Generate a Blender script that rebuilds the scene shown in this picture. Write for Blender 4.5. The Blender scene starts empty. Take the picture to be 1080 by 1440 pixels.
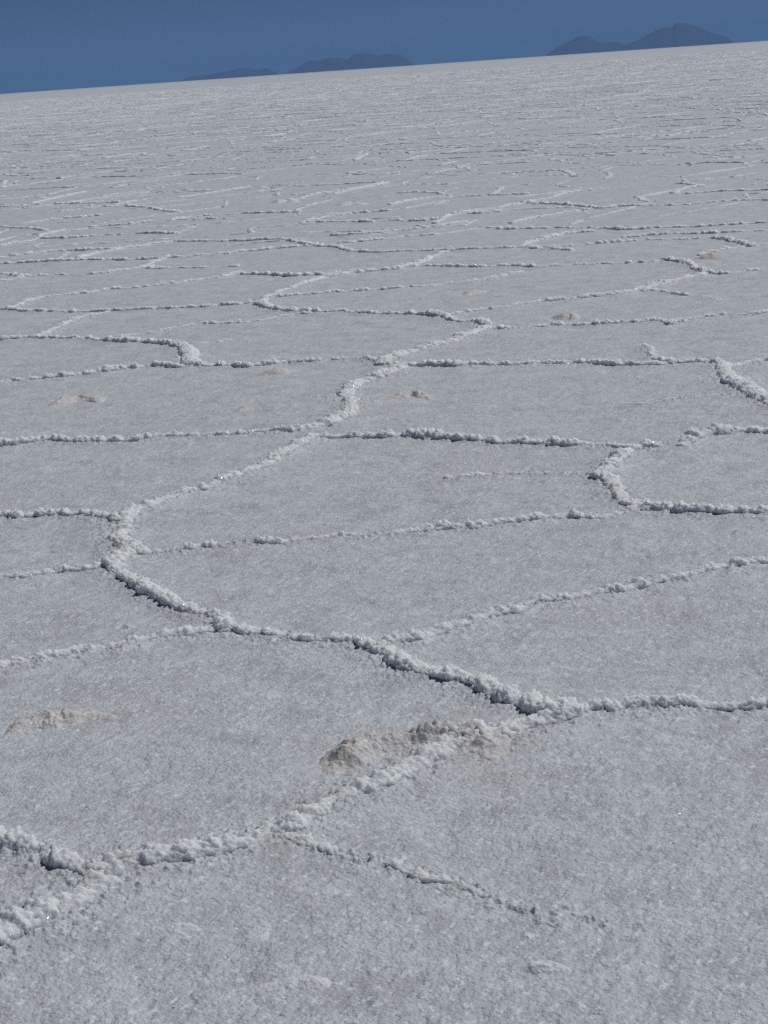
import bpy, math, random
import numpy as np

# ------------------------------------------------------------------ scene
scene = bpy.context.scene
C = scene.collection
R = math.radians
random.seed(7)
rng = np.random.default_rng(11)

# ------------------------------------------------------------------ camera frame (1.6 m over the salt)
H_CAM, F, RHO = 1.6, 2600.0, math.atan2(75, 1080)
PITCH = math.atan2(625.5 * math.cos(RHO), F)
cP, sP, cR, sR = math.cos(PITCH), math.sin(PITCH), math.cos(RHO), math.sin(RHO)


def ray(px, py):
    u, v = px - 540.0, 720.0 - py
    a = u * cR + v * sR
    b = -u * sR + v * cR
    return np.array([a, F * cP + b * sP, -F * sP + b * cP])


def ground(px, py, z=0.012):
    d = ray(px, py)
    t = (H_CAM - z) / -d[2]
    return np.array([d[0] * t, d[1] * t])


# ------------------------------------------------------------------ numpy noise
def hash01(ix, iy, iz, seed):
    with np.errstate(over='ignore'):
        n = (ix.astype(np.uint32) * np.uint32(374761393) + iy.astype(np.uint32) * np.uint32(668265263)
             + iz.astype(np.uint32) * np.uint32(2246822519) + np.uint32(seed * 3266489917 & 0xffffffff))
        n = (n ^ (n >> np.uint32(15))) * np.uint32(2246822519)
        n = (n ^ (n >> np.uint32(13))) * np.uint32(3266489917)
        n = n ^ (n >> np.uint32(16))
    return n.astype(np.float32) / np.float32(4294967295.0)


def noise3(x, y, z, seed=0):
    """value noise, about -1..1"""
    fx, fy, fz = np.floor(x), np.floor(y), np.floor(z)
    ix, iy, iz = fx.astype(np.int64), fy.astype(np.int64), fz.astype(np.int64)
    x, y, z = (x - fx), (y - fy), (z - fz)
    q = lambda t: t * t * t * (t * (t * 6 - 15) + 10)
    u, v, w = q(x), q(y), q(z)
    out = 0
    for i in (0, 1):
        for j in (0, 1):
            for k in (0, 1):
                wgt = (u if i else 1 - u) * (v if j else 1 - v) * (w if k else 1 - w)
                out = out + wgt * hash01(ix + i, iy + j, iz + k, seed)
    return out * 2 - 1


def noise2(x, y, seed=0):
    fx, fy = np.floor(x), np.floor(y)
    ix, iy = fx.astype(np.int64), fy.astype(np.int64)
    x, y = x - fx, y - fy
    q = lambda t: t * t * t * (t * (t * 6 - 15) + 10)
    u, v = q(x), q(y)
    zz = np.zeros_like(ix)
    out = 0
    for i in (0, 1):
        for j in (0, 1):
            out = out + (u if i else 1 - u) * (v if j else 1 - v) * hash01(ix + i, iy + j, zz, seed)
    return out * 2 - 1


def worley3(x, y, z, seed=0):
    """distance to the nearest feature point (cell size 1)"""
    fx, fy, fz = np.floor(x).astype(np.int64), np.floor(y).astype(np.int64), np.floor(z).astype(np.int64)
    best = np.full(x.shape, 9.0)
    for i in (-1, 0, 1):
        for j in (-1, 0, 1):
            for k in (-1, 0, 1):
                cx, cy, cz = fx + i, fy + j, fz + k
                dx = cx + hash01(cx, cy, cz, seed) - x
                dy = cy + hash01(cx, cy, cz, seed + 1) - y
                dz = cz + hash01(cx, cy, cz, seed + 2) - z
                best = np.minimum(best, dx * dx + dy * dy + dz * dz)
    return np.sqrt(best)


def sstep(a, b, x):
    t = np.clip((x - a) / (b - a), 0, 1)
    return t * t * (3 - 2 * t)


SWELL = ((1.3, .005), (.5, .004), (.21, .0026))


def octave(gx, gy, lam):
    if lam < .06:
        al, ac = gx * .574 + gy * .819, -gx * .819 + gy * .574
        gx, gy = al * .66, ac
    th = lam * 977.0 if lam > .06 else (lam * 977.0) % .5 - .25
    wx = noise2(gx / (lam * 2.3), gy / (lam * 2.3), 91) * .55
    wy = noise2(gy / (lam * 2.3), -gx / (lam * 2.3), 92) * .55
    rx = (gx * math.cos(th) - gy * math.sin(th)) / lam + wx
    ry = (gx * math.sin(th) + gy * math.cos(th)) / lam + wy
    return noise2(rx, ry, int(lam * 1000)) * .6 + noise2(ry * .83 + rx * .55, ry * .55 - rx * .83, int(lam * 1000) + 3) * .6


def swell(x, y):
    """the gentle waves of the crust, for what stands on it"""
    return sum(octave(x, y, lam) * amp for lam, amp in SWELL)


# ------------------------------------------------------------------ mesh helpers
def mesh_obj(name, verts, quads, mat, smooth=True, attr=None):
    me = bpy.data.meshes.new(name)
    verts = np.ascontiguousarray(verts, dtype=np.float32)
    quads = np.ascontiguousarray(quads, dtype=np.int32)
    nf, k = quads.shape
    me.vertices.add(len(verts))
    me.vertices.foreach_set('co', verts.ravel())
    me.loops.add(nf * k)
    me.loops.foreach_set('vertex_index', quads.ravel())
    me.polygons.add(nf)
    me.polygons.foreach_set('loop_start', np.arange(0, nf * k, k, dtype=np.int32))
    me.polygons.foreach_set('loop_total', np.full(nf, k, dtype=np.int32))
    me.polygons.foreach_set('use_smooth', np.full(nf, smooth, dtype=bool))
    if attr is not None:
        a = me.attributes.new('dirt', 'FLOAT', 'POINT')
        a.data.foreach_set('value', np.ascontiguousarray(attr, dtype=np.float32))
    me.update(calc_edges=True)
    me.materials.append(mat)
    o = bpy.data.objects.new(name, me)
    C.objects.link(o)
    return o


def grid_quads(n, m, off=0):
    i = np.arange(n - 1)[:, None]
    j = np.arange(m - 1)[None, :]
    a = i * m + j
    return (np.stack([a, a + 1, a + m + 1, a + m], -1).reshape(-1, 4) + off)


def tag(o, label=None, cat=None, group=None, kind=None):
    if label: o['label'] = label
    if cat: o['category'] = cat
    if group: o['group'] = group
    if kind: o['kind'] = kind
    return o


# ------------------------------------------------------------------ materials
def new_mat(name):
    m = bpy.data.materials.new(name)
    m.use_nodes = True
    nt = m.node_tree
    return m, nt, nt.nodes['Principled BSDF']


def nd(nt, t, **kw):
    n = nt.nodes.new(t)
    for k, v in kw.items():
        setattr(n, k, v)
    return n


def salt_material(name, base, tint, dirt_col, bump, wet=0.0):
    """granular salt: two-tone mottling, crystals as bump, brown dirt where the 'dirt' attribute is high"""
    m, nt, P = new_mat(name)
    L = nt.links.new
    geo = nd(nt, 'ShaderNodeNewGeometry')
    pos = geo.outputs['Position']

    rot = nd(nt, 'ShaderNodeMapping')
    rot.inputs['Rotation'].default_value = (0, 0, R(-55))
    L(pos, rot.inputs['Vector'])
    lay = nd(nt, 'ShaderNodeVectorMath', operation='MULTIPLY')
    lay.inputs[1].default_value = (.6, 1, 1)
    L(rot.outputs['Vector'], lay.inputs[0])

    def noise(scale, detail=3, rough=.6, dist=0, along=False):
        n = nd(nt, 'ShaderNodeTexNoise')
        n.inputs['Scale'].default_value = scale
        n.inputs['Detail'].default_value = detail
        n.inputs['Roughness'].default_value = rough
        n.inputs['Distortion'].default_value = dist
        L(lay.outputs[0] if along else pos, n.inputs['Vector'])
        return n

    def ramp(src, a, b):
        n = nd(nt, 'ShaderNodeMapRange')
        n.inputs['From Min'].default_value = a
        n.inputs['From Max'].default_value = b
        L(src, n.inputs['Value'])
        return n.outputs['Result']

    def mix(f, a, b):
        n = nd(nt, 'ShaderNodeMix', data_type='RGBA')
        L(f, n.inputs[0])
        for s, c in ((6, a), (7, b)):
            if isinstance(c, tuple):
                n.inputs[s].default_value = (*c, 1)
            else:
                L(c, n.inputs[s])
        return n.outputs[2]

    big = noise(1.1, 5, .6, .5)
    grain = noise(46, 4, .7, 0, True)
    col = mix(ramp(big.outputs['Fac'], .38, .62), base, tint)
    mid = noise(6.5, 5, .62, .4)
    col = mix(ramp(mid.outputs['Fac'], .50, .32), col, tuple(c * .82 for c in tint))
    col = mix(ramp(mid.outputs['Fac'], .54, .70), col, tuple(c * min(1.15, .89 / max(base)) for c in base))
    grey = tuple(c * .78 for c in base)
    col = mix(ramp(grain.outputs['Fac'], .52, .32), col, grey)
    spark = noise(60, 4, .68, 0, True)  # pale grains, their sparkle put into the colour as light flecks
    col = mix(ramp(spark.outputs['Fac'], .53, .66), col, tuple(c * min(1.30, .90 / max(base)) for c in base))
    at = nd(nt, 'ShaderNodeAttribute', attribute_name='dirt')
    dn = noise(22, 4, .7)
    mul = nd(nt, 'ShaderNodeMath', operation='MULTIPLY')
    L(at.outputs['Fac'], mul.inputs[0])
    L(ramp(dn.outputs['Fac'], .36, .60), mul.inputs[1])
    col = mix(mul.outputs[0], col, dirt_col)
    L(col, P.inputs['Base Color'])
    P.inputs['Roughness'].default_value = .55
    P.inputs['Specular IOR Level'].default_value = .35
    P.inputs['Subsurface Weight'].default_value = wet
    P.inputs['Subsurface Radius'].default_value = (1, 1, 1)
    P.inputs['Subsurface Scale'].default_value = .03
    vor = nd(nt, 'ShaderNodeTexVoronoi')
    vor.inputs['Scale'].default_value = 110
    L(pos, vor.inputs['Vector'])
    fine = noise(60, 5, .75)
    add = nd(nt, 'ShaderNodeMath', operation='ADD')
    L(fine.outputs['Fac'], add.inputs[0])
    vm = nd(nt, 'ShaderNodeMath', operation='MULTIPLY')
    vm.inputs[1].default_value = -.35
    L(vor.outputs['Distance'], vm.inputs[0])
    L(vm.outputs[0], add.inputs[1])
    bp = nd(nt, 'ShaderNodeBump')
    bp.inputs['Strength'].default_value = bump
    bp.inputs['Distance'].default_value = .012
    L(add.outputs[0], bp.inputs['Height'])
    L(bp.outputs['Normal'], P.inputs['Normal'])
    # little crystal faces, each tilted its own way, under a thin gloss
    fac = nd(nt, 'ShaderNodeTexVoronoi')
    fac.inputs['Scale'].default_value = 260
    L(pos, fac.inputs['Vector'])
    sub = nd(nt, 'ShaderNodeVectorMath', operation='SUBTRACT')
    sub.inputs[1].default_value = (.5, .5, .5)
    L(fac.outputs['Color'], sub.inputs[0])
    scl = nd(nt, 'ShaderNodeVectorMath', operation='SCALE')
    scl.inputs['Scale'].default_value = 1.3
    L(sub.outputs[0], scl.inputs[0])
    ad = nd(nt, 'ShaderNodeVectorMath', operation='ADD')
    L(geo.outputs['Normal'], ad.inputs[0]); L(scl.outputs[0], ad.inputs[1])
    nz = nd(nt, 'ShaderNodeVectorMath', operation='NORMALIZE')
    L(ad.outputs[0], nz.inputs[0])
    L(nz.outputs[0], P.inputs['Coat Normal'])
    few = nd(nt, 'ShaderNodeSeparateColor')
    L(fac.outputs['Color'], few.inputs['Color'])
    gt = nd(nt, 'ShaderNodeMath', operation='GREATER_THAN')
    gt.inputs[1].default_value = .955
    L(few.outputs['Green'], gt.inputs[0])
    mw = nd(nt, 'ShaderNodeMath', operation='MULTIPLY')
    mw.inputs[1].default_value = .8
    L(gt.outputs[0], mw.inputs[0])
    L(mw.outputs[0], P.inputs['Coat Weight'])
    P.inputs['Coat Roughness'].default_value = .16
    P.inputs['Coat IOR'].default_value = 1.5
    return m


DIRT = (.64, .595, .56)
M_SALT = salt_material('salt_crust', (.605, .652, .703), (.585, .602, .648), DIRT, .7)
M_RIDGE = salt_material('ridge_salt', (.80, .84, .885), (.78, .81, .86), DIRT, .7, .85)
M_MOUND = salt_material('mound_salt', (.65, .655, .68), (.62, .61, .63), DIRT, .6)
M_CHALK = salt_material('chalky_salt', (.76, .80, .855), (.72, .74, .79), DIRT, .6)

m_rock, nt, P = new_mat('haze_tinted_rock')
n = nd(nt, 'ShaderNodeTexNoise'); n.inputs['Scale'].default_value = .004; n.inputs['Detail'].default_value = 6
g = nd(nt, 'ShaderNodeNewGeometry'); nt.links.new(g.outputs['Position'], n.inputs['Vector'])
cr = nd(nt, 'ShaderNodeValToRGB')
cr.color_ramp.elements[0].color = (.03, .036, .07, 1); cr.color_ramp.elements[1].color = (.05, .055, .10, 1)  # dark rock with the blue of the distant air put into its colour
nt.links.new(n.outputs['Fac'], cr.inputs['Fac']); nt.links.new(cr.outputs['Color'], P.inputs['Base Color'])
P.inputs['Roughness'].default_value = .9

m_cry, nt, P = new_mat('clear_salt_crystal')
P.inputs['Base Color'].default_value = (.85, .87, .9, 1)
P.inputs['Roughness'].default_value = .12
P.inputs['Specular IOR Level'].default_value = .7
n = nd(nt, 'ShaderNodeTexNoise'); n.inputs['Scale'].default_value = 300
bp = nd(nt, 'ShaderNodeBump'); bp.inputs['Strength'].default_value = .1; bp.inputs['Distance'].default_value = .001
nt.links.new(n.outputs['Fac'], bp.inputs['Height']); nt.links.new(bp.outputs['Normal'], P.inputs['Normal'])

# ------------------------------------------------------------------ ridge tracing (photo points on the salt plane)
GR = 'salt ridges bounding the polygons'
GM = 'stained salt mounds'
# label, points, width m, height m, openness (0 = solid crust, 1 = broken into beads)
RIDGES = [
 ('thick white ridge with dark undercut face, slanting down right from the left-hand bend',
  [(153,786),(160,797),(178,810),(203,822),(216,836),(240,846),(265,856),(290,863),(312,868),(320,878)], .095, .052, .1),
 ('thick crusty white ridge along the middle between the two central left forks',
  [(318,880),(345,886),(380,890),(410,894),(450,898),(490,900),(515,905),(532,911)], .095, .050, .12),
 ('thickest white ridge with a hollow black gap under it, right of centre',
  [(532,911),(548,923),(575,938),(605,945),(640,951),(668,959),(690,969),(720,979),(750,985),(774,993),(800,997)], .10, .049, .0),
 ('knobbly white ridge from the left edge, passing just below a small lifted flake',
  [(-30,944),(0,938),(40,930),(80,921),(110,915),(150,910),(180,905),(200,897),(230,890),(270,887),(315,884)], .085, .034, .3),
 ('long pale ridge rising from the central fork to the right edge',
  [(534,909),(560,899),(590,893),(620,885),(650,876),(690,862),(720,856),(760,844),(800,838),(840,832),(880,824),(920,815),(950,811),(990,803),(1030,794),(1080,784),(1120,777)], .085, .036, .25),
 ('broken level ridge from the thickest ridge to the right edge, dark at its right end',
  [(800,997),(830,995),(880,993),(910,986),(940,987),(980,986),(1010,988),(1040,988),(1080,986),(1120,986)], .08, .042, .3),
 ('crumbly white ridge piece between the big brown mound and the right junction',
  [(800,999),(770,1009),(740,1018),(712,1026),(685,1029),(655,1034)], .13, .052, .25),
 ('bright frosty ridge along the near foot of the big brown mound',
  [(648,1037),(610,1052),(575,1072),(545,1092),(518,1104),(490,1114),(462,1130),(432,1150),(402,1163)], .12, .046, .15),
 ('bright knobbly ridge from the thin side branch to the lower left junction',
  [(402,1163),(370,1169),(340,1178),(310,1190),(280,1198),(250,1206),(210,1213),(178,1216),(155,1222)], .12, .055, .12),
 ('bright lumpy ridge running from the lower left junction down to the left edge',
  [(157,1220),(142,1240),(120,1258),(95,1274),(70,1281),(45,1293),(20,1302),(0,1310),(-50,1330)], .19, .068, .12),
 ('short dark-faced ridge entering the lower left junction from the left edge',
  [(-40,1182),(0,1187),(30,1192),(55,1196),(75,1203),(100,1210),(125,1221),(145,1229)], .10, .058, .1),
 ('thin low ridge trailing away right across the bare foreground',
  [(402,1170),(430,1182),(460,1190),(500,1200),(540,1208),(570,1215),(600,1222),(640,1235),(660,1240),(682,1251),(712,1265),(742,1273),(772,1284)], .048, .021, .2),
 ('faint short crumb of ridge beyond the tip of the thin foreground ridge',
  [(795,1274),(815,1281),(842,1291)], .035, .009, .6),
 ('short steep ridge forming the left-hand bend, bright on the right and dark on the left',
  [(186,719),(172,730),(166,745),(168,758),(180,770),(166,780),(154,787)], .13, .050, .15),
 ('bright straight ridge climbing from the left-hand bend to the upper junction',
  [(186,719),(210,710),(240,700),(265,690),(290,684),(312,674),(340,663),(370,652),(387,642),(412,629),(442,616)], .10, .050, .12),
 ('level ridge from the left edge to the top of the left-hand bend',
  [(-30,724),(0,724),(30,725),(60,723),(100,723),(138,726),(165,733)], .085, .045, .2),
 ('beaded ridge from the left edge to the bottom of the left-hand bend',
  [(-30,808),(0,806),(30,806),(60,801),(90,797),(120,794),(152,790)], .075, .036, .4),
 ('long beaded ridge crossing the middle from the left-hand bend to the right-hand curve',
  [(180,772),(210,774),(250,771),(290,766),(340,762),(370,760),(410,757),(450,753),(480,750),(520,750),(560,747),(600,742),(640,738),(690,733),(720,729),(760,726),(800,724),(850,722),(880,718),(900,713)], .075, .036, .4),
 ('dark-faced level ridge from the right-hand curve to the right edge',
  [(900,713),(930,714),(960,718),(1000,718),(1040,720),(1080,721),(1120,722)], .085, .046, .15),
 ('curved white ridge bulging left like a bracket, right of centre',
  [(900,713),(882,703),(866,691),(854,676),(842,668),(854,655),(874,643),(892,633),(916,629)], .11, .050, .15),
 ('white clumpy ridge at the right edge, past a gap beyond the bracket-shaped ridge',
  [(956,624),(972,615),(990,611),(1010,608),(1030,605),(1060,606),(1080,606),(1120,606)], .11, .050, .2),
 ('long dark-faced ridge from the upper junction to the bracket-shaped ridge',
  [(442,612),(470,612),(500,612),(540,613),(580,612),(620,615),(660,616),(700,620),(740,621),(780,623),(820,625),(860,627),(892,630)], .085, .050, .15),
 ('faint row of salt beads ending at the left tip of the bracket-shaped ridge',
  [(640,669),(670,667),(710,664),(740,663),(790,663),(838,666)], .05, .020, .6),
 ('level notched ridge from the left edge to the upper junction, before the brown mound',
  [(-30,628),(0,625),(40,621),(80,618),(130,618),(170,617),(210,613),(250,611),(290,610),(330,609),(360,606),(405,603)], .085, .046, .2),
 ('bright winding ridge climbing from the upper junction to the next fork beyond',
  [(408,604),(440,599),(470,591),(490,579),(496,566),(480,554),(500,542),(530,530),(566,515)], .15, .050, .2),
 ('long dark-faced ridge running right from the fork to the right-hand clump',
  [(566,514),(600,514),(640,514),(680,513),(730,512),(780,510),(820,508),(860,511),(900,511),(935,509),(965,508),(1000,508),(1016,514)], .09, .048, .2),
 ('short hooked spur of ridge, right of centre, meeting the long dark-faced ridge',
  [(911,486),(915,495),(926,503),(946,508)], .09, .046, .2),
 ('broad white clump of ridge with dark left face, slanting to the right edge',
  [(1016,512),(1022,526),(1036,538),(1052,549),(1068,557),(1082,564),(1110,580)], .16, .060, .15),
 ('short ridge leaving the broad white clump to the upper right',
  [(1026,514),(1050,507),(1080,503),(1110,500)], .13, .045, .3),
 ('faint beaded ridge lying left of the broad white clump',
  [(900,563),(930,560),(955,557),(985,555),(1032,553)], .07, .025, .5),
 ('level ridge from the left edge to the foot of the short upright ridge',
  [(-30,540),(0,537),(25,533),(60,530),(100,526),(140,522),(180,517),(220,514),(250,514),(266,512)], .085, .046, .25),
 ('short upright ridge, bright on its right, joining two level ridges on the left',
  [(250,484),(259,489),(263,500),(266,512)], .16, .055, .15),
 ('ridge running right from the short upright ridge to the fork, dark in places',
  [(266,512),(290,513),(320,513),(350,513),(390,509),(430,507),(470,505),(500,503),(525,506),(545,511)], .085, .046, .25),
 ('dark-faced level ridge from the left edge to the top of the short upright ridge',
  [(-30,478),(0,477),(20,475),(50,474),(80,474),(110,474),(140,477),(170,478),(200,479),(230,481),(252,485)], .085, .046, .2),
 ('bright diagonal ridge on the left, linking two level ridges',
  [(48,473),(75,463),(90,453),(110,447),(145,439)], .12, .045, .2),
 ('long dark-faced level ridge from the left-edge point to the S-bend',
  [(10,433),(50,436),(90,437),(130,436),(170,435),(200,433),(250,432),(290,430),(330,427),(366,425)], .09, .046, .25),
 ('thin pale ridge rising gently above the short upright ridge',
  [(165,471),(200,468),(240,462),(290,455),(350,452),(380,447),(410,442),(430,440)], .08, .035, .35),
 ('faint crumbly ridge just right of the top of the short upright ridge',
  [(262,484),(285,481),(310,478),(342,475)], .07, .022, .55),
 ('long bright ridge rising right from the left-edge point',
  [(12,433),(28,426),(50,418),(80,414),(120,410),(160,405),(200,403),(240,398),(280,392),(310,388),(334,383)], .10, .042, .2),
 ('dark-faced ridge from the tip of the long bright left ridge to the next bright diagonal',
  [(334,384),(360,385),(400,387),(440,386),(472,383)], .09, .046, .2),
 ('bright upper arm of the S-bend climbing right past several level ridges',
  [(366,427),(376,416),(400,408),(430,398),(455,390),(490,383),(520,380),(560,377),(590,369),(610,360),(630,353)], .13, .045, .2),
 ('dark-faced lower arm of the S-bend running right across the centre',
  [(366,427),(385,433),(410,436),(440,438),(480,438),(520,440),(560,440),(600,441),(628,444)], .095, .050, .15),
 ('short dark ridge stepping down right at the end of the S-bend',
  [(628,444),(645,449),(667,450),(682,457)], .10, .050, .15),
 ('bright diagonal ridge linking the S-bend end down to the central fork',
  [(684,459),(660,470),(630,480),(600,488),(570,497),(552,505),(543,511)], .13, .048, .2),
 ('thin pale ridge rising right from inside the S-bend',
  [(395,416),(430,413),(480,409),(540,406),(590,402),(640,397),(690,390),(730,382)], .08, .036, .35),
 ('pale beaded ridge from the S-bend end to the right-hand split',
  [(630,442),(660,437),(700,432),(740,425),(790,420),(840,415),(880,410),(905,405)], .09, .040, .35),
 ('bright ridge beyond the right-hand split leading up to the zigzag',
  [(905,405),(930,398),(960,390),(992,384)], .12, .045, .2),
 ('thin dark side ridge fading out right from the right-hand split',
  [(905,407),(930,408),(960,411),(990,415),(1012,421)], .07, .032, .3),
 ('beaded ridge running right from the S-bend end below a small brown mound',
  [(688,460),(720,460),(760,457),(800,455),(840,454),(880,452),(920,450),(945,453)], .085, .042, .35),
 ('beaded ridge reaching the right edge above the hooked spur',
  [(945,453),(985,445),(1020,441),(1050,440),(1080,436),(1120,432)], .085, .040, .4),
 ('short dark zigzag ridge near the right edge',
  [(935,365),(950,367),(965,370),(980,377),(996,383)], .10, .050, .15),
 ('level ridge from the short dark zigzag to the right edge',
  [(996,383),(1030,382),(1080,378),(1120,376)], .085, .042, .3),
 ('long level dark-faced ridge from the bright S-bend arm to the short dark zigzag',
  [(575,375),(600,373),(640,374),(680,374),(720,373),(760,374),(800,372),(850,370),(900,368),(938,365)], .09, .044, .25),
 ('upper short dark ridge slanting down near the right edge, beyond the zigzag',
  [(998,333),(1020,336),(1040,341),(1056,346)], .10, .050, .15),
 ('dark stepped ridge left of centre, in two short falling pieces',
  [(410,338),(424,341),(445,346),(470,347),(490,352)], .10, .048, .2),
 ('level dark ridge just right of the stepped ridge',
  [(490,352),(530,355),(580,353),(620,352),(665,350),(710,348),(746,346)], .09, .044, .25),
 ('level dark ridge just left of the stepped ridge',
  [(248,338),(290,339),(340,338),(390,336),(412,338)], .09, .042, .25),
 ('slanting dark ridge far off right of centre, ending in a brown tip',
  [(735,284),(770,286),(800,288),(836,292)], .11, .048, .15),
 ('slanting dark ridge far off on the left',
  [(160,288),(190,290),(215,293),(235,297),(252,298)], .11, .046, .2),
]
FAR = [
 [(985,358),(1010,352),(1040,347),(1056,345),(1080,342),(1110,340)],
 [(770,347),(800,345),(850,341),(900,337),(960,335),(1000,333)],
 [(0,345),(20,341),(50,336),(60,330),(80,325),(92,322)],
 [(50,335),(90,334),(150,330),(200,328),(248,328)],
 [(0,362),(40,357),(80,353),(150,350),(190,346),(245,338)],
 [(-20,371),(40,368),(90,366),(140,365),(190,364),(225,362)],
 [(110,363),(140,355),(182,347)],
 [(200,376),(215,368),(235,361)],
 [(232,362),(260,360),(310,356),(342,353)],
 [(-20,397),(0,394),(30,389)],
 [(2,384),(28,388)],
 [(30,388),(80,385),(130,384),(180,378),(212,373)],
 [(212,376),(250,376),(290,375),(330,374)],
 [(-10,318),(30,320),(66,323)],
 [(165,287),(200,281),(250,277),(300,270),(350,262)],
 [(45,285),(80,277),(118,270)],
 [(80,286),(130,285),(165,284)],
 [(-10,290),(20,289),(60,286)],
 [(85,297),(120,293),(162,289)],
 [(30,314),(80,308),(140,303)],
 [(130,318),(180,314),(240,309),(320,306)],
 [(430,311),(470,311),(522,311)],
 [(550,309),(580,310),(612,308)],
 [(425,312),(460,304),(500,299),(545,296)],
 [(612,314),(628,305),(650,301),(702,298)],
 [(470,330),(510,328),(560,323),(610,318),(655,311)],
 [(480,341),(560,333),(620,328),(660,323),(712,318)],
 [(702,321),(740,321),(800,320),(848,321)],
 [(720,313),(760,305),(800,298),(840,293)],
 [(738,284),(770,278),(795,271),(840,265)],
 [(550,287),(580,281),(622,276)],
 [(560,271),(600,270),(622,272)],
 [(840,293),(890,289),(950,288),(1030,282),(1090,281)],
 [(955,257),(970,258),(984,261)],
 [(948,271),(965,264),(988,261)],
 [(970,272),(1010,269),(1090,266)],
 [(848,321),(880,322),(920,320),(1000,317),(1090,312)],
 [(735,345),(780,331),(830,325)],
 [(650,276),(690,274),(740,272)],
 [(470,272),(520,262),(545,257)],
 [(420,279),(445,272),(475,268)],
 [(640,300),(700,291),(735,285)],
 [(240,309),(270,304),(330,300),(420,297)],
 [(880,333),(930,328),(1000,327),(1090,322)],
 [(746,347),(775,350),(800,352)],
 [(320,356),(400,348),(440,346)],
]
# label, crest points, width m, height m, dirt
MOUNDS = [
 ('large brown-stained lumpy mound, arched, in the right foreground',
  [(462,1092),(472,1070),(495,1053),(530,1040),(570,1032),(610,1027),(640,1025),(668,1034),(690,1052),(704,1072)], .33, .038, .8),
 ('pale brown-stained low mound by the left edge in the foreground',
  [(-20,1035),(10,1027),(40,1012),(75,1003),(110,1000),(145,1000),(175,1008)], .24, .030, .65),
 ('small pinkish mound with a dark pit, left of the upper junction',
  [(62,570),(85,563),(105,557),(128,556),(142,564)], .30, .035, .8),
 ('small pinkish mound with a brown top, just right of the bright winding ridge',
  [(528,560),(550,556),(580,551),(605,556),(620,558)], .24, .03, .85),
 ('faint pinkish smear of a mound left of the bright winding ridge',
  [(325,577),(345,573),(362,573)], .26, .022, .6),
 ('long faint rusty mound below the ridge leading to the fork',
  [(350,528),(380,523),(410,520),(432,521)], .32, .022, .7),
 ('faint rusty mound between the S-bend and the pale beaded ridge',
  [(650,413),(672,407),(695,404)], .40, .028, .7),
 ('small brown-topped mound touching the beaded ridge right of the S-bend',
  [(785,446),(800,442),(818,442)], .42, .038, .7),
 ('small reddish-brown mound just above the zigzag near the right edge',
  [(990,362),(1002,359),(1014,358)], .36, .05, 1.0),
 ('smooth pale low hump near the bottom right edge of the foreground',
  [(715,1366),(745,1358),(785,1357),(812,1364)], .12, .018, 0),
 ('broad chalky low hump at the bottom, left of centre',
  [(335,1392),(385,1384),(440,1380),(480,1392)], .24, .018, 0),
 ('flat chalky patch of crust right of the lower left junction',
  [(215,1312),(250,1304),(295,1308)], .2, .012, 0),
 ('grey far mound left of centre, the larger of two', [(388,284),(402,280),(416,283)], .4, .035, .12),
 ('grey far mound near the centre, with a dark front', [(478,288),(494,284),(512,286)], .4, .045, .12),
 ('thin lifted salt flake with a black crack under it, left of the thick slanting ridge',
  [(166,884),(178,881),(192,880)], .05, .014, .0),
]


# ------------------------------------------------------------------ polylines on the plane
def polyline(pts, z=0.012):
    return np.array([ground(x, y, z) for x, y in pts])


def resample(P, ds):
    """Catmull-Rom through the points, then even steps"""
    Q = np.vstack([2 * P[0] - P[1], P, 2 * P[-1] - P[-2]])
    out = []
    for i in range(1, len(Q) - 2):
        p0, p1, p2, p3 = Q[i - 1:i + 3]
        t = np.linspace(0, 1, 24, endpoint=False)[:, None]
        out.append(.5 * ((2 * p1) + (-p0 + p2) * t + (2 * p0 - 5 * p1 + 4 * p2 - p3) * t ** 2 + (-p0 + 3 * p1 - 3 * p2 + p3) * t ** 3))
    out.append(P[-1:])
    S = np.vstack(out)
    L = np.concatenate([[0], np.cumsum(np.linalg.norm(np.diff(S, axis=0), axis=1))])
    n = max(6, int(L[-1] / ds) + 1)
    s = np.linspace(0, L[-1], n)
    return np.stack([np.interp(s, L, S[:, 0]), np.interp(s, L, S[:, 1])], -1), s


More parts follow.
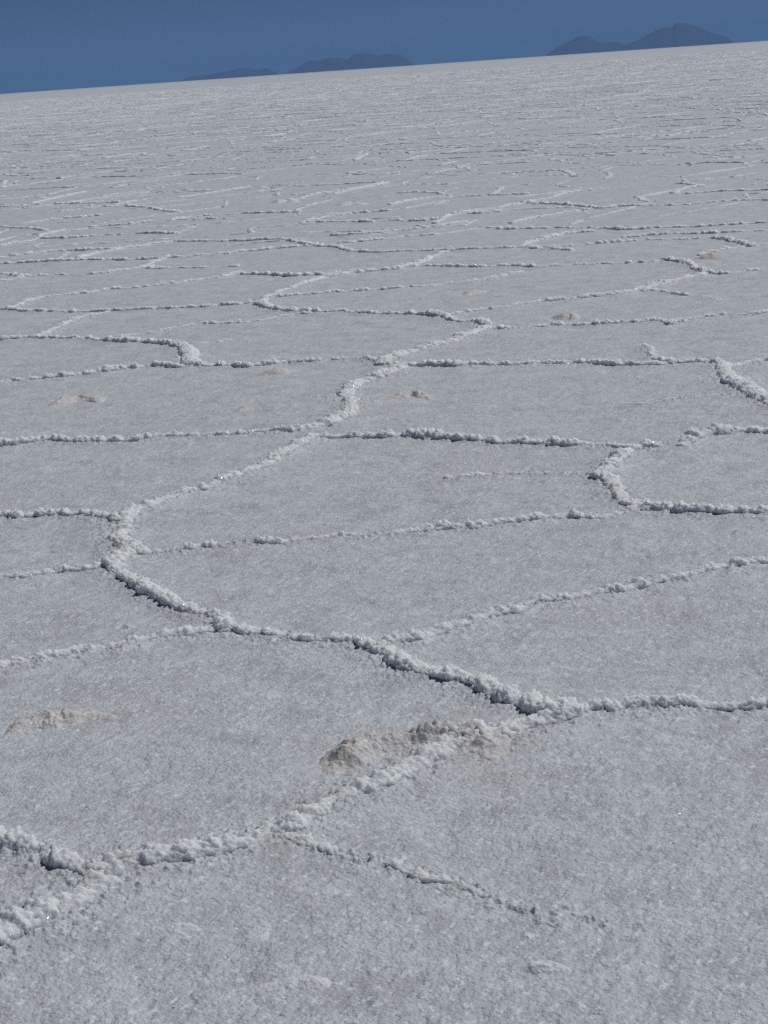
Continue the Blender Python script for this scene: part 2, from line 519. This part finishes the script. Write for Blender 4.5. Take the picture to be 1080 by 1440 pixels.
def sweep(Pl, width, height, open_, seed, ds, m, detail=True, fade=False):
    """a crust of lumps swept along a line: n x m vertices"""
    e0, e1 = Pl[0] - Pl[1], Pl[-1] - Pl[-2]
    Pl = np.vstack([Pl[0] + e0 / np.linalg.norm(e0) * .05, Pl[1:-1], Pl[-1] + e1 / np.linalg.norm(e1) * .05])
    S, s = resample(Pl, ds)
    n = len(S)
    zz = np.zeros(n)
    T = np.gradient(S, axis=0)
    T /= np.linalg.norm(T, axis=1)[:, None] + 1e-9
    N = np.stack([-T[:, 1], T[:, 0]], -1)
    # meander
    wob = noise2(s / .16, zz + seed, seed) * .016 + noise2(s / .05, zz + seed, seed + 1) * .008
    S = S + N * wob[:, None]
    ends = np.minimum(s, s[-1] - s)
    tap = np.sqrt(np.clip(ends / .04, 0, 1)) * .45 + .55
    if fade:                              # a ridge that dies out along its way
        tap = tap * (1 - .85 * sstep(.45, 1, s / s[-1]))
    height, width = height * .55, width * .68
    open_ = open_ * .65
    lump = .5 + .5 * noise2(s / .045, zz + seed * 1.7, seed + 2)
    slow = .5 + .5 * noise2(s / .30, zz + seed * 2.3, seed + 3)
    crumb = .5 + .5 * noise2(s / .021, zz + seed * 3.1, seed + 8)
    floor_ = .74 - .6 * open_
    hs = height * (.55 + .6 * slow) * (floor_ + (1.15 - floor_) * sstep(.2, .65, lump)) * (.7 + .55 * crumb) * tap
    ws = width * (.6 + .55 * slow) * (.7 + .35 * lump + .2 * crumb) * tap
    lean = noise2(s / .12, zz + seed * .7, seed + 5) * .35
    ph = np.linspace(0, math.pi, m)
    cx = np.sign(np.cos(ph)) * np.abs(np.cos(ph)) ** .8
    cz = np.sin(ph) ** .75
    off = ws[:, None] * .5 * cx[None, :] + lean[:, None] * hs[:, None] * cz[None, :]
    z = hs[:, None] * cz[None, :] + height * .20 - .002 + swell(S[:, 0], S[:, 1])[:, None]
    x = S[:, 0:1] + N[:, 0:1] * off
    y = S[:, 1:2] + N[:, 1:2] * off
    # outward direction of the section
    ox = np.cos(ph)[None, :] * N[:, 0:1]
    oy = np.cos(ph)[None, :] * N[:, 1:2]
    oz = np.broadcast_to(np.sin(ph)[None, :], x.shape)
    wgt = (np.sin(ph) ** .5)[None, :] * np.clip(hs / height, .25, 1)[:, None]
    k = (height / .030) ** .8
    if detail:
        w1 = worley3(x / .019, y / .019, z / .019, seed)
        w2 = worley3(x / .0085, y / .0085, z / .0085, seed + 4)
        f = noise3(x / .007, y / .007, z / .007, seed + 9)
        d = (.55 - w1) * .020 * k + (.5 - w2) * .0125 * k + f * .0032 + noise3(x / .0035, y / .0035, z / .0035, seed + 12) * .0012
        # fine ribs across the crust
        d = d + noise2(np.broadcast_to(s[:, None] / .012, x.shape), np.broadcast_to(ph[None, :] * .8, x.shape), seed + 6) * .0028 * k
    else:
        d = noise3(x / .05, y / .05, z / .05, seed) * .014 * k
    d = d * wgt
    x, y, z = x + ox * d, y + oy * d, z + oz * d
    z = np.where(np.arange(m)[None, :] % (m - 1) == 0, swell(x, y) - .012, z)
    for e in (0, -1):
        z[e] = swell(x[e], y[e]) - .014      # close the ends
    return np.stack([x, y, z], -1).reshape(-1, 3), n


lines_px = [(r[1], r[2], r[3]) for r in RIDGES] + [(f, .10, .042) for f in FAR]
LINES = [(resample(polyline(p), .03)[0], w, h) for p, w, h in lines_px]
MLINES = [(resample(polyline(mm[1]), .02)[0], mm[2], mm[3], mm[4]) for mm in MOUNDS]

# ------------------------------------------------------------------ the salt flat: one sheet to the horizon
rows = list(H_CAM / np.tan(np.radians(np.linspace(80, 34.5, 24))))
while rows[-1] < 40:
    rows.append(rows[-1] + .0022 + .00075 * rows[-1])
rows = np.array(rows)
rows = np.concatenate([rows, np.geomspace(rows[-1] * 1.02, 60000, 120)])
ang = np.radians(np.concatenate([np.linspace(-180, -18, 90, endpoint=False), np.linspace(-18, 18, 1150, endpoint=False), np.linspace(18, 180, 91)]))
nr, na = len(rows), len(ang)
GX = rows[:, None] * np.sin(ang)[None, :]
GY = rows[:, None] * np.cos(ang)[None, :]
sp = np.gradient(rows)[:, None] * np.ones(na)[None, :]
sa = rows[:, None] * np.abs(np.gradient(ang))[None, :]
SP = np.maximum(sp * .9, sa)
GZ = np.zeros_like(GX)
for lam, amp in SWELL + ((.095, .0016), (.047, .0020), (.024, .0022), (.012, .0018)):
    wgt = sstep(1.6, 3.2, lam / SP)
    use = wgt > 0
    v = octave(GX[use], GY[use], lam)
    GZ[use] += v * amp * wgt[use]
DI = np.zeros_like(GX)


def near_line(S, reach):
    """indices of sheet vertices near a line and their distance to it"""
    lo, hi = S.min(0) - reach, S.max(0) + reach
    r0, r1 = np.hypot(*S.T).min() - reach, np.hypot(*S.T).max() + reach
    i0, i1 = np.searchsorted(rows, [r0, r1])
    a = np.arctan2(S[:, 0], S[:, 1])
    j0, j1 = np.searchsorted(ang, [a.min() - reach / max(r0, .5), a.max() + reach / max(r0, .5)])
    sl = (slice(max(i0 - 1, 0), i1 + 1), slice(max(j0 - 1, 0), j1 + 1))
    x, y = GX[sl], GY[sl]
    d = np.full(x.shape, 9.0)
    for p, q in zip(S[:-1], S[1:]):
        e = q - p
        t = np.clip(((x - p[0]) * e[0] + (y - p[1]) * e[1]) / (e @ e + 1e-12), 0, 1)
        d = np.minimum(d, np.hypot(x - p[0] - t * e[0], y - p[1] - t * e[1]))
    return sl, d


BU = np.zeros_like(GX); CR = np.zeros_like(GX)
for S, w, h in LINES:
    reach = w * 2.2
    step = S[::max(1, int(len(S) / 60))]
    step = np.vstack([step, S[-1:]])
    sl, d = near_line(step, reach)
    BU[sl] = np.maximum(BU[sl], h * .20 * np.exp(-(d / (w * .8)) ** 2))
    CR[sl] = np.maximum(CR[sl], np.exp(-(d / (w * .75)) ** 2))
GZ += BU
use = (CR > .03) & (SP < .012)
cw = worley3(GX[use] / .026, GY[use] / .026, GX[use] * 0, 71)
cv = worley3(GX[use] / .013, GY[use] / .013, GX[use] * 0, 75)
GZ[use] += CR[use] * (np.clip(.42 - cw, 0, 1) * .030 + np.clip(.45 - cv, 0, 1) * .016)
del BU, CR
for S, w, h, di in MLINES:
    sl, d = near_line(S, w * 2)
    DI[sl] = np.maximum(DI[sl], di * .2 * np.exp(-(d / (w * .6)) ** 2))
V = np.stack([GX, GY, GZ], -1).reshape(-1, 3)
# close the sheet under the camera
Q = grid_quads(nr, na)[:, ::-1]
flat = mesh_obj('salt_flat', V, Q, M_SALT, attr=DI.ravel())
tag(flat, 'grey white granular salt crust stretching flat to the horizon', 'salt flat', kind='structure')
del GX, GY, GZ, V, Q, DI, SP


# ------------------------------------------------------------------ the ridges, each a thing
def make_ridge(name, label, pts, w, h, op, seed, group):
    Pl = polyline(pts)
    D = np.hypot(*Pl.T).min()
    ds = max(.0025, .00065 * D)
    m = int(np.clip(36 - D * .8, 12, 32))
    v, n = sweep(Pl, w, h, op, seed, ds, m, True, any(k in label for k in ('trailing', 'fading', 'faint')))
    o0 = Pl.mean(0)
    v = v - np.array([o0[0], o0[1], 0])
    o = mesh_obj(name, v, grid_quads(n, m), M_RIDGE)
    o.location = (o0[0], o0[1], 0)
    return tag(o, label, 'salt ridge', group)


for i, (lab, pts, w, h, op) in enumerate(RIDGES):
    make_ridge('salt_ridge', lab, pts, w, h, op, 20 + i * 7, GR)
for i, pts in enumerate(FAR):
    make_ridge('salt_ridge', 'thin distant salt ridge among many like it, towards the horizon', pts, .10, .042, .3, 700 + i * 7,
               'thin distant salt ridges towards the horizon')

# ------------------------------------------------------------------ mounds
for i, (lab, pts, w, h, di) in enumerate(MOUNDS):
    Pl = polyline(pts, h * .5)
    D = np.hypot(*Pl.T).min()
    S, s = resample(Pl, max(.004, .001 * D))
    m = 46 if D < 8 else 26
    n = len(S)
    T = np.gradient(S, axis=0); T /= np.linalg.norm(T, axis=1)[:, None]
    N = np.stack([-T[:, 1], T[:, 0]], -1)
    t = np.linspace(-1, 1, m)
    zz = np.zeros(n)
    ends = np.minimum(s, s[-1] - s)
    tap = sstep(0, min(.20, s[-1] * .45), ends)
    ww = w * (.75 + .35 * noise2(s / .11, zz + i, 50 + i)) * (.5 + .5 * tap)
    hh = h * tap * (.75 + .45 * noise2(s / .08, zz + i, 80 + i))
    off = ww[:, None] * .5 * t[None, :]
    x = S[:, 0:1] + N[:, 0:1] * off
    y = S[:, 1:2] + N[:, 1:2] * off
    bell = (np.cos(t * math.pi) * .5 + .5)[None, :]
    rough = ((.5 - worley3(x / .045, y / .045, x * 0, i * 3)) * .026 + (.5 - worley3(x / .017, y / .017, x * 0, i * 5)) * .018
             + noise2(x / .007, y / .007, i) * .006)
    z = hh[:, None] * bell + rough * np.sqrt(bell) * tap[:, None] * min(1, h / .035) * (.75 if di > .2 else .35) - .010 * (1 - bell) - .006 * (1 - tap[:, None]) + .002 + swell(x, y)
    dirt = np.clip(di * .8 * (bell * 1.1) * (.8 + .5 * noise2(x / .09, y / .09, 33 + i)), 0, 1)
    o0 = Pl.mean(0)
    o = mesh_obj('salt_flake' if 'flake' in lab else 'salt_mound', np.stack([x - o0[0], y - o0[1], z], -1).reshape(-1, 3), grid_quads(n, m),
                 M_MOUND if di > .2 else M_CHALK, attr=dirt.ravel())
    o.location = (o0[0], o0[1], 0)
    tag(o, lab, 'salt flake' if 'flake' in lab else 'salt mound', None if 'flake' in lab else GM)

# ------------------------------------------------------------------ far net of ridges, nobody could count it
A = 1.25
dirs = [(0, 1), (-math.sqrt(3) / 2, -.5), (math.sqrt(3) / 2, -.5)]
EA, EB, EK = [], [], []
for A_, n0, n1, kind_ in ((A, 13, 210, 1.0), (.72, 15, 190, .5)):
    for iy in range(n0, n1):
        lim = int((iy * 1.5 * A_ * .33 + 3) / (math.sqrt(3) * A_)) + 1
        for ix in range(-lim, lim + 1):
            p = np.array([(ix + (iy % 2) * .5) * math.sqrt(3) * A_, iy * 1.5 * A_])
            for d in dirs:
                EA.append(p); EB.append(p + np.array(d) * A_); EK.append(kind_)
EA, EB, EK = np.array(EA), np.array(EB), np.array(EK)


def jit(p):
    a, b = p[:, 0] / 1.1, p[:, 1] / 1.1
    j = np.stack([noise2(a, b, 5), noise2(a, b, 6)], -1) * .8
    return p + j + np.stack([noise2(a / 6, b / 6, 7), noise2(a / 6, b / 6, 8)], -1) * 1.6


EA, EB = jit(EA), jit(EB)
ok = (rng.random(len(EA)) > np.where(EK > .9, .12, .30)) & (np.linalg.norm(EB - EA, axis=1) > .3)
rr = np.hypot(*((EA + EB) / 2).T)
verts_, quads_, off = [], [], 0
for r0, r1, K, m in ((18, 25.5, 44, 9), (25.5, 45, 44, 9), (45, 90, 24, 7), (90, 400, 12, 5)):
    sel = ok & (rr >= r0) & (rr < r1)
    if r0 == 18: sel &= (EK < .9)
    ek = EK[sel]
    a, b = EA[sel], EB[sel]
    E = len(a)
    mid = (a + b) / 2 + rng.normal(0, .10, (E, 2))
    t = np.linspace(-.02, 1.02, K)[None, :, None]
    S = a[:, None] * (1 - t) ** 2 + mid[:, None] * (2 * t * (1 - t)) + b[:, None] * t ** 2
    T = np.gradient(S, axis=1); T /= np.linalg.norm(T, axis=2, keepdims=True)
    N = np.stack([-T[..., 1], T[..., 0]], -1)
    S = S + N * (noise2(S[..., 0] / .16, S[..., 1] / .16, 41) * .02)[..., None]
    lump = noise2(S[..., 0] / .07, S[..., 1] / .07, 42) * .5 + .5
    slow = noise2(S[..., 0] / .5, S[..., 1] / .5, 43) * .5 + .5
    hs = (rng.uniform(.007, .025, E) * ek)[:, None] * (.4 + .7 * slow) * (.45 + .8 * lump)
    ws = rng.uniform(.05, .10, E)[:, None] * (.6 + .5 * slow) * (.7 + .5 * lump)
    ph = np.linspace(0, math.pi, m)
    offs = ws[..., None] * .5 * np.cos(ph)
    z = hs[..., None] * np.sin(ph) ** .8 + swell(S[..., 0], S[..., 1])[..., None]
    x = S[..., 0:1] + N[..., 0:1] * offs; y = S[..., 1:2] + N[..., 1:2] * offs
    dsp = noise3(x / .05, y / .05, z / .05, 44) * .010
    wv = np.concatenate([[0], np.ones(m - 2), [0]])
    z = z + dsp * wv - .010 * (1 - wv)
    x = x + dsp * wv * N[..., 0:1]; y = y + dsp * wv * N[..., 1:2]
    verts_.append(np.stack([x, y, z], -1).reshape(-1, 3))
    quads_.append((grid_quads(K, m)[None] + (np.arange(E) * K * m)[:, None, None]).reshape(-1, 4) + off)
    off += E * K * m
net = mesh_obj('distant_salt_ridges', np.vstack(verts_), np.vstack(quads_), M_RIDGE)
tag(net, 'fine net of distant salt ridges fading towards the horizon', 'salt ridges', kind='stuff')

# ------------------------------------------------------------------ loose glinting crystals
nc = 800
dd = 1.6 / np.tan(np.radians(rng.uniform(8, 31, nc)))
aa = np.radians(rng.uniform(-17, 17, nc))
cx, cy = dd * np.sin(aa), dd * np.cos(aa)
rad = rng.uniform(.0005, .0011, nc) * (1 + dd * .08)
nrm = np.stack([rng.normal(0, .22, nc), rng.normal(0, .22, nc), np.ones(nc)], -1)
nrm /= np.linalg.norm(nrm, axis=1)[:, None]
ux = np.cross(nrm, np.array([0.3, 1, 0])); ux /= np.linalg.norm(ux, axis=1)[:, None]
uy = np.cross(nrm, ux)
ctr = np.stack([cx, cy, swell(cx, cy) + .003], -1)
el = rng.uniform(.5, 1.6, nc)
vs = []
for lay in (-1, 1):
    for sx, sy in ((-1, -1), (1, -1), (1, 1), (-1, 1)):
        vs.append(ctr + ux * (sx * rad * el)[:, None] + uy * (sy * rad)[:, None] + nrm * (lay * rad * .35)[:, None])
vs = np.stack(vs, 1)
fq = np.array([[3, 2, 1, 0], [4, 5, 6, 7], [0, 1, 5, 4], [1, 2, 6, 5], [2, 3, 7, 6], [3, 0, 4, 7]])
qs = (np.arange(nc)[:, None, None] * 8 + fq[None]).reshape(-1, 4)
cry = mesh_obj('salt_crystals', vs.reshape(-1, 3), qs, m_cry, smooth=False)
tag(cry, 'tiny loose salt crystals glinting on the crust', 'salt crystals', kind='stuff')

# ------------------------------------------------------------------ mountains beyond the flat
MTS = [
 ('low long bluish hill on the horizon, leftmost', 47000,
  [(258,113),(261,108),(293,104.5),(317,100),(338,95),(349,94.6),(363,98),(375,95),(384,99),(391,104.5)]),
 ('double-topped blue hill on the horizon, left of centre', 43000,
  [(402,104),(416,95.7),(435,84),(448,84),(465,80.5),(479,79.8),(488,82.6),(499,74.6),(509,72.8),(521,74.6),(532,78),(546,73.9),(564,76.3),(574,82.6),(582,91)]),
 ('smaller pointed blue mountain on the right horizon', 42000,
  [(768,77),(781,68),(803,55.7),(815,49.4),(825,49.4),(841,57),(853,59.5),(866,58),(879,62),(890,68)]),
 ('tallest blue mountain peak on the right horizon', 40000,
  [(868,70),(878,63),(897,55.7),(919,43),(932,38),(945,37),(951,31.4),(967,31.4),(979,35),(1001,45),(1023,51.6),(1031,57)]),
]
for i, (lab, dist, prof) in enumerate(MTS):
    az, hgt = [], []
    for x, y in prof:
        d = ray(x, y)
        az.append(math.atan2(d[0], d[1])); hgt.append(H_CAM + dist * d[2] / math.hypot(d[0], d[1]))
    n, m = 160, 60
    a = np.linspace(az[0], az[-1], n)
    hg = np.clip(np.interp(a, az, hgt), 0, None)
    t = np.linspace(-1, 1, m)
    depth = 2600 + 2.2 * hg
    rr = dist + depth[:, None] * t[None, :]
    x = rr * np.sin(a)[:, None]; y = rr * np.cos(a)[:, None]
    prof_ = (1 - np.abs(t)) ** 1.15
    spur = 1 - .45 * np.abs(noise2(x / 900, y / 900, 60 + i)) * (np.abs(t) * (1 - np.abs(t)) * 4)[None, :]
    z = hg[:, None] * (prof_[None, :] * spur + noise2(x / 300, y / 300, 90 + i) * .02 * (np.abs(t) > .05)) - 3
    cxy = np.array([dist * math.sin(a.mean()), dist * math.cos(a.mean()), 0])
    o = mesh_obj('mountain', np.stack([x, y, z], -1).reshape(-1, 3) - cxy, grid_quads(n, m), m_rock)
    o.location = cxy
    tag(o, lab, 'mountain', kind='structure')

# ------------------------------------------------------------------ air
HZ = 64000.0
z0, z1 = -8.0, 620.0
hv = np.array([(sx * HZ, sy * HZ, z) for z in (z0, z1) for sx, sy in ((-1, -1), (1, -1), (1, 1), (-1, 1))])
haze_m = bpy.data.materials.new('blue_air'); haze_m.use_nodes = True
nt = haze_m.node_tree
nt.nodes.remove(nt.nodes['Principled BSDF'])
pv = nt.nodes.new('ShaderNodeVolumePrincipled')
pv.inputs['Color'].default_value = (.165, .322, .61, 1)
pv.inputs['Density'].default_value = 3.1e-5
pv.inputs['Anisotropy'].default_value = 0
nt.links.new(pv.outputs['Volume'], nt.nodes['Material Output'].inputs['Volume'])
hz = mesh_obj('haze', hv, fq, haze_m, smooth=False)
tag(hz, 'thin blue air over the whole salt flat', 'haze', kind='stuff')

# ------------------------------------------------------------------ light
SUN_EL, SUN_AZ = R(54), R(62)      # azimuth measured right of the view (+Y towards +X)
sd = np.array([math.cos(SUN_EL) * math.sin(SUN_AZ), math.cos(SUN_EL) * math.cos(SUN_AZ), math.sin(SUN_EL)])
w = bpy.data.worlds.new('World'); scene.world = w; w.use_nodes = True
nt = w.node_tree
sky = nt.nodes.new('ShaderNodeTexSky'); sky.sky_type = 'NISHITA'; sky.sun_disc = False
sky.sun_elevation = SUN_EL; sky.sun_rotation = SUN_AZ
sky.altitude = 3650; sky.air_density = .28; sky.dust_density = 0; sky.ozone_density = 3.5
nt.links.new(sky.outputs[0], nt.nodes['Background'].inputs['Color'])
nt.nodes['Background'].inputs['Strength'].default_value = .05
sl = bpy.data.lights.new('sun', 'SUN'); sl.energy = 3.0; sl.angle = R(.53); sl.color = (1, .985, .96)
so = bpy.data.objects.new('sun', sl); C.objects.link(so)
from mathutils import Vector, Matrix
so.rotation_euler = Vector(-sd).to_track_quat('-Z', 'Y').to_euler()

# ------------------------------------------------------------------ camera
cam = bpy.data.cameras.new('camera'); co = bpy.data.objects.new('camera', cam); C.objects.link(co)
cam.sensor_fit = 'VERTICAL'; cam.sensor_height = 36; cam.sensor_width = 27; cam.lens = F / 1440 * 36
cam.clip_start = .05; cam.clip_end = 200000
X, Up, Fw = Vector((1, 0, 0)), Vector((0, sP, cP)), Vector((0, cP, -sP))
cx_ = X * cR - Up * sR
cy_ = X * sR + Up * cR
co.matrix_world = Matrix(((cx_.x, cy_.x, -Fw.x, 0), (cx_.y, cy_.y, -Fw.y, 0), (cx_.z, cy_.z, -Fw.z, H_CAM), (0, 0, 0, 1)))
scene.camera = co

scene.cycles.use_denoising = False
scene.cycles.volume_bounces = 1
scene.view_settings.view_transform = 'Standard'
scene.view_settings.look = 'None'
scene.view_settings.exposure = -.22
scene.view_settings.gamma = 1
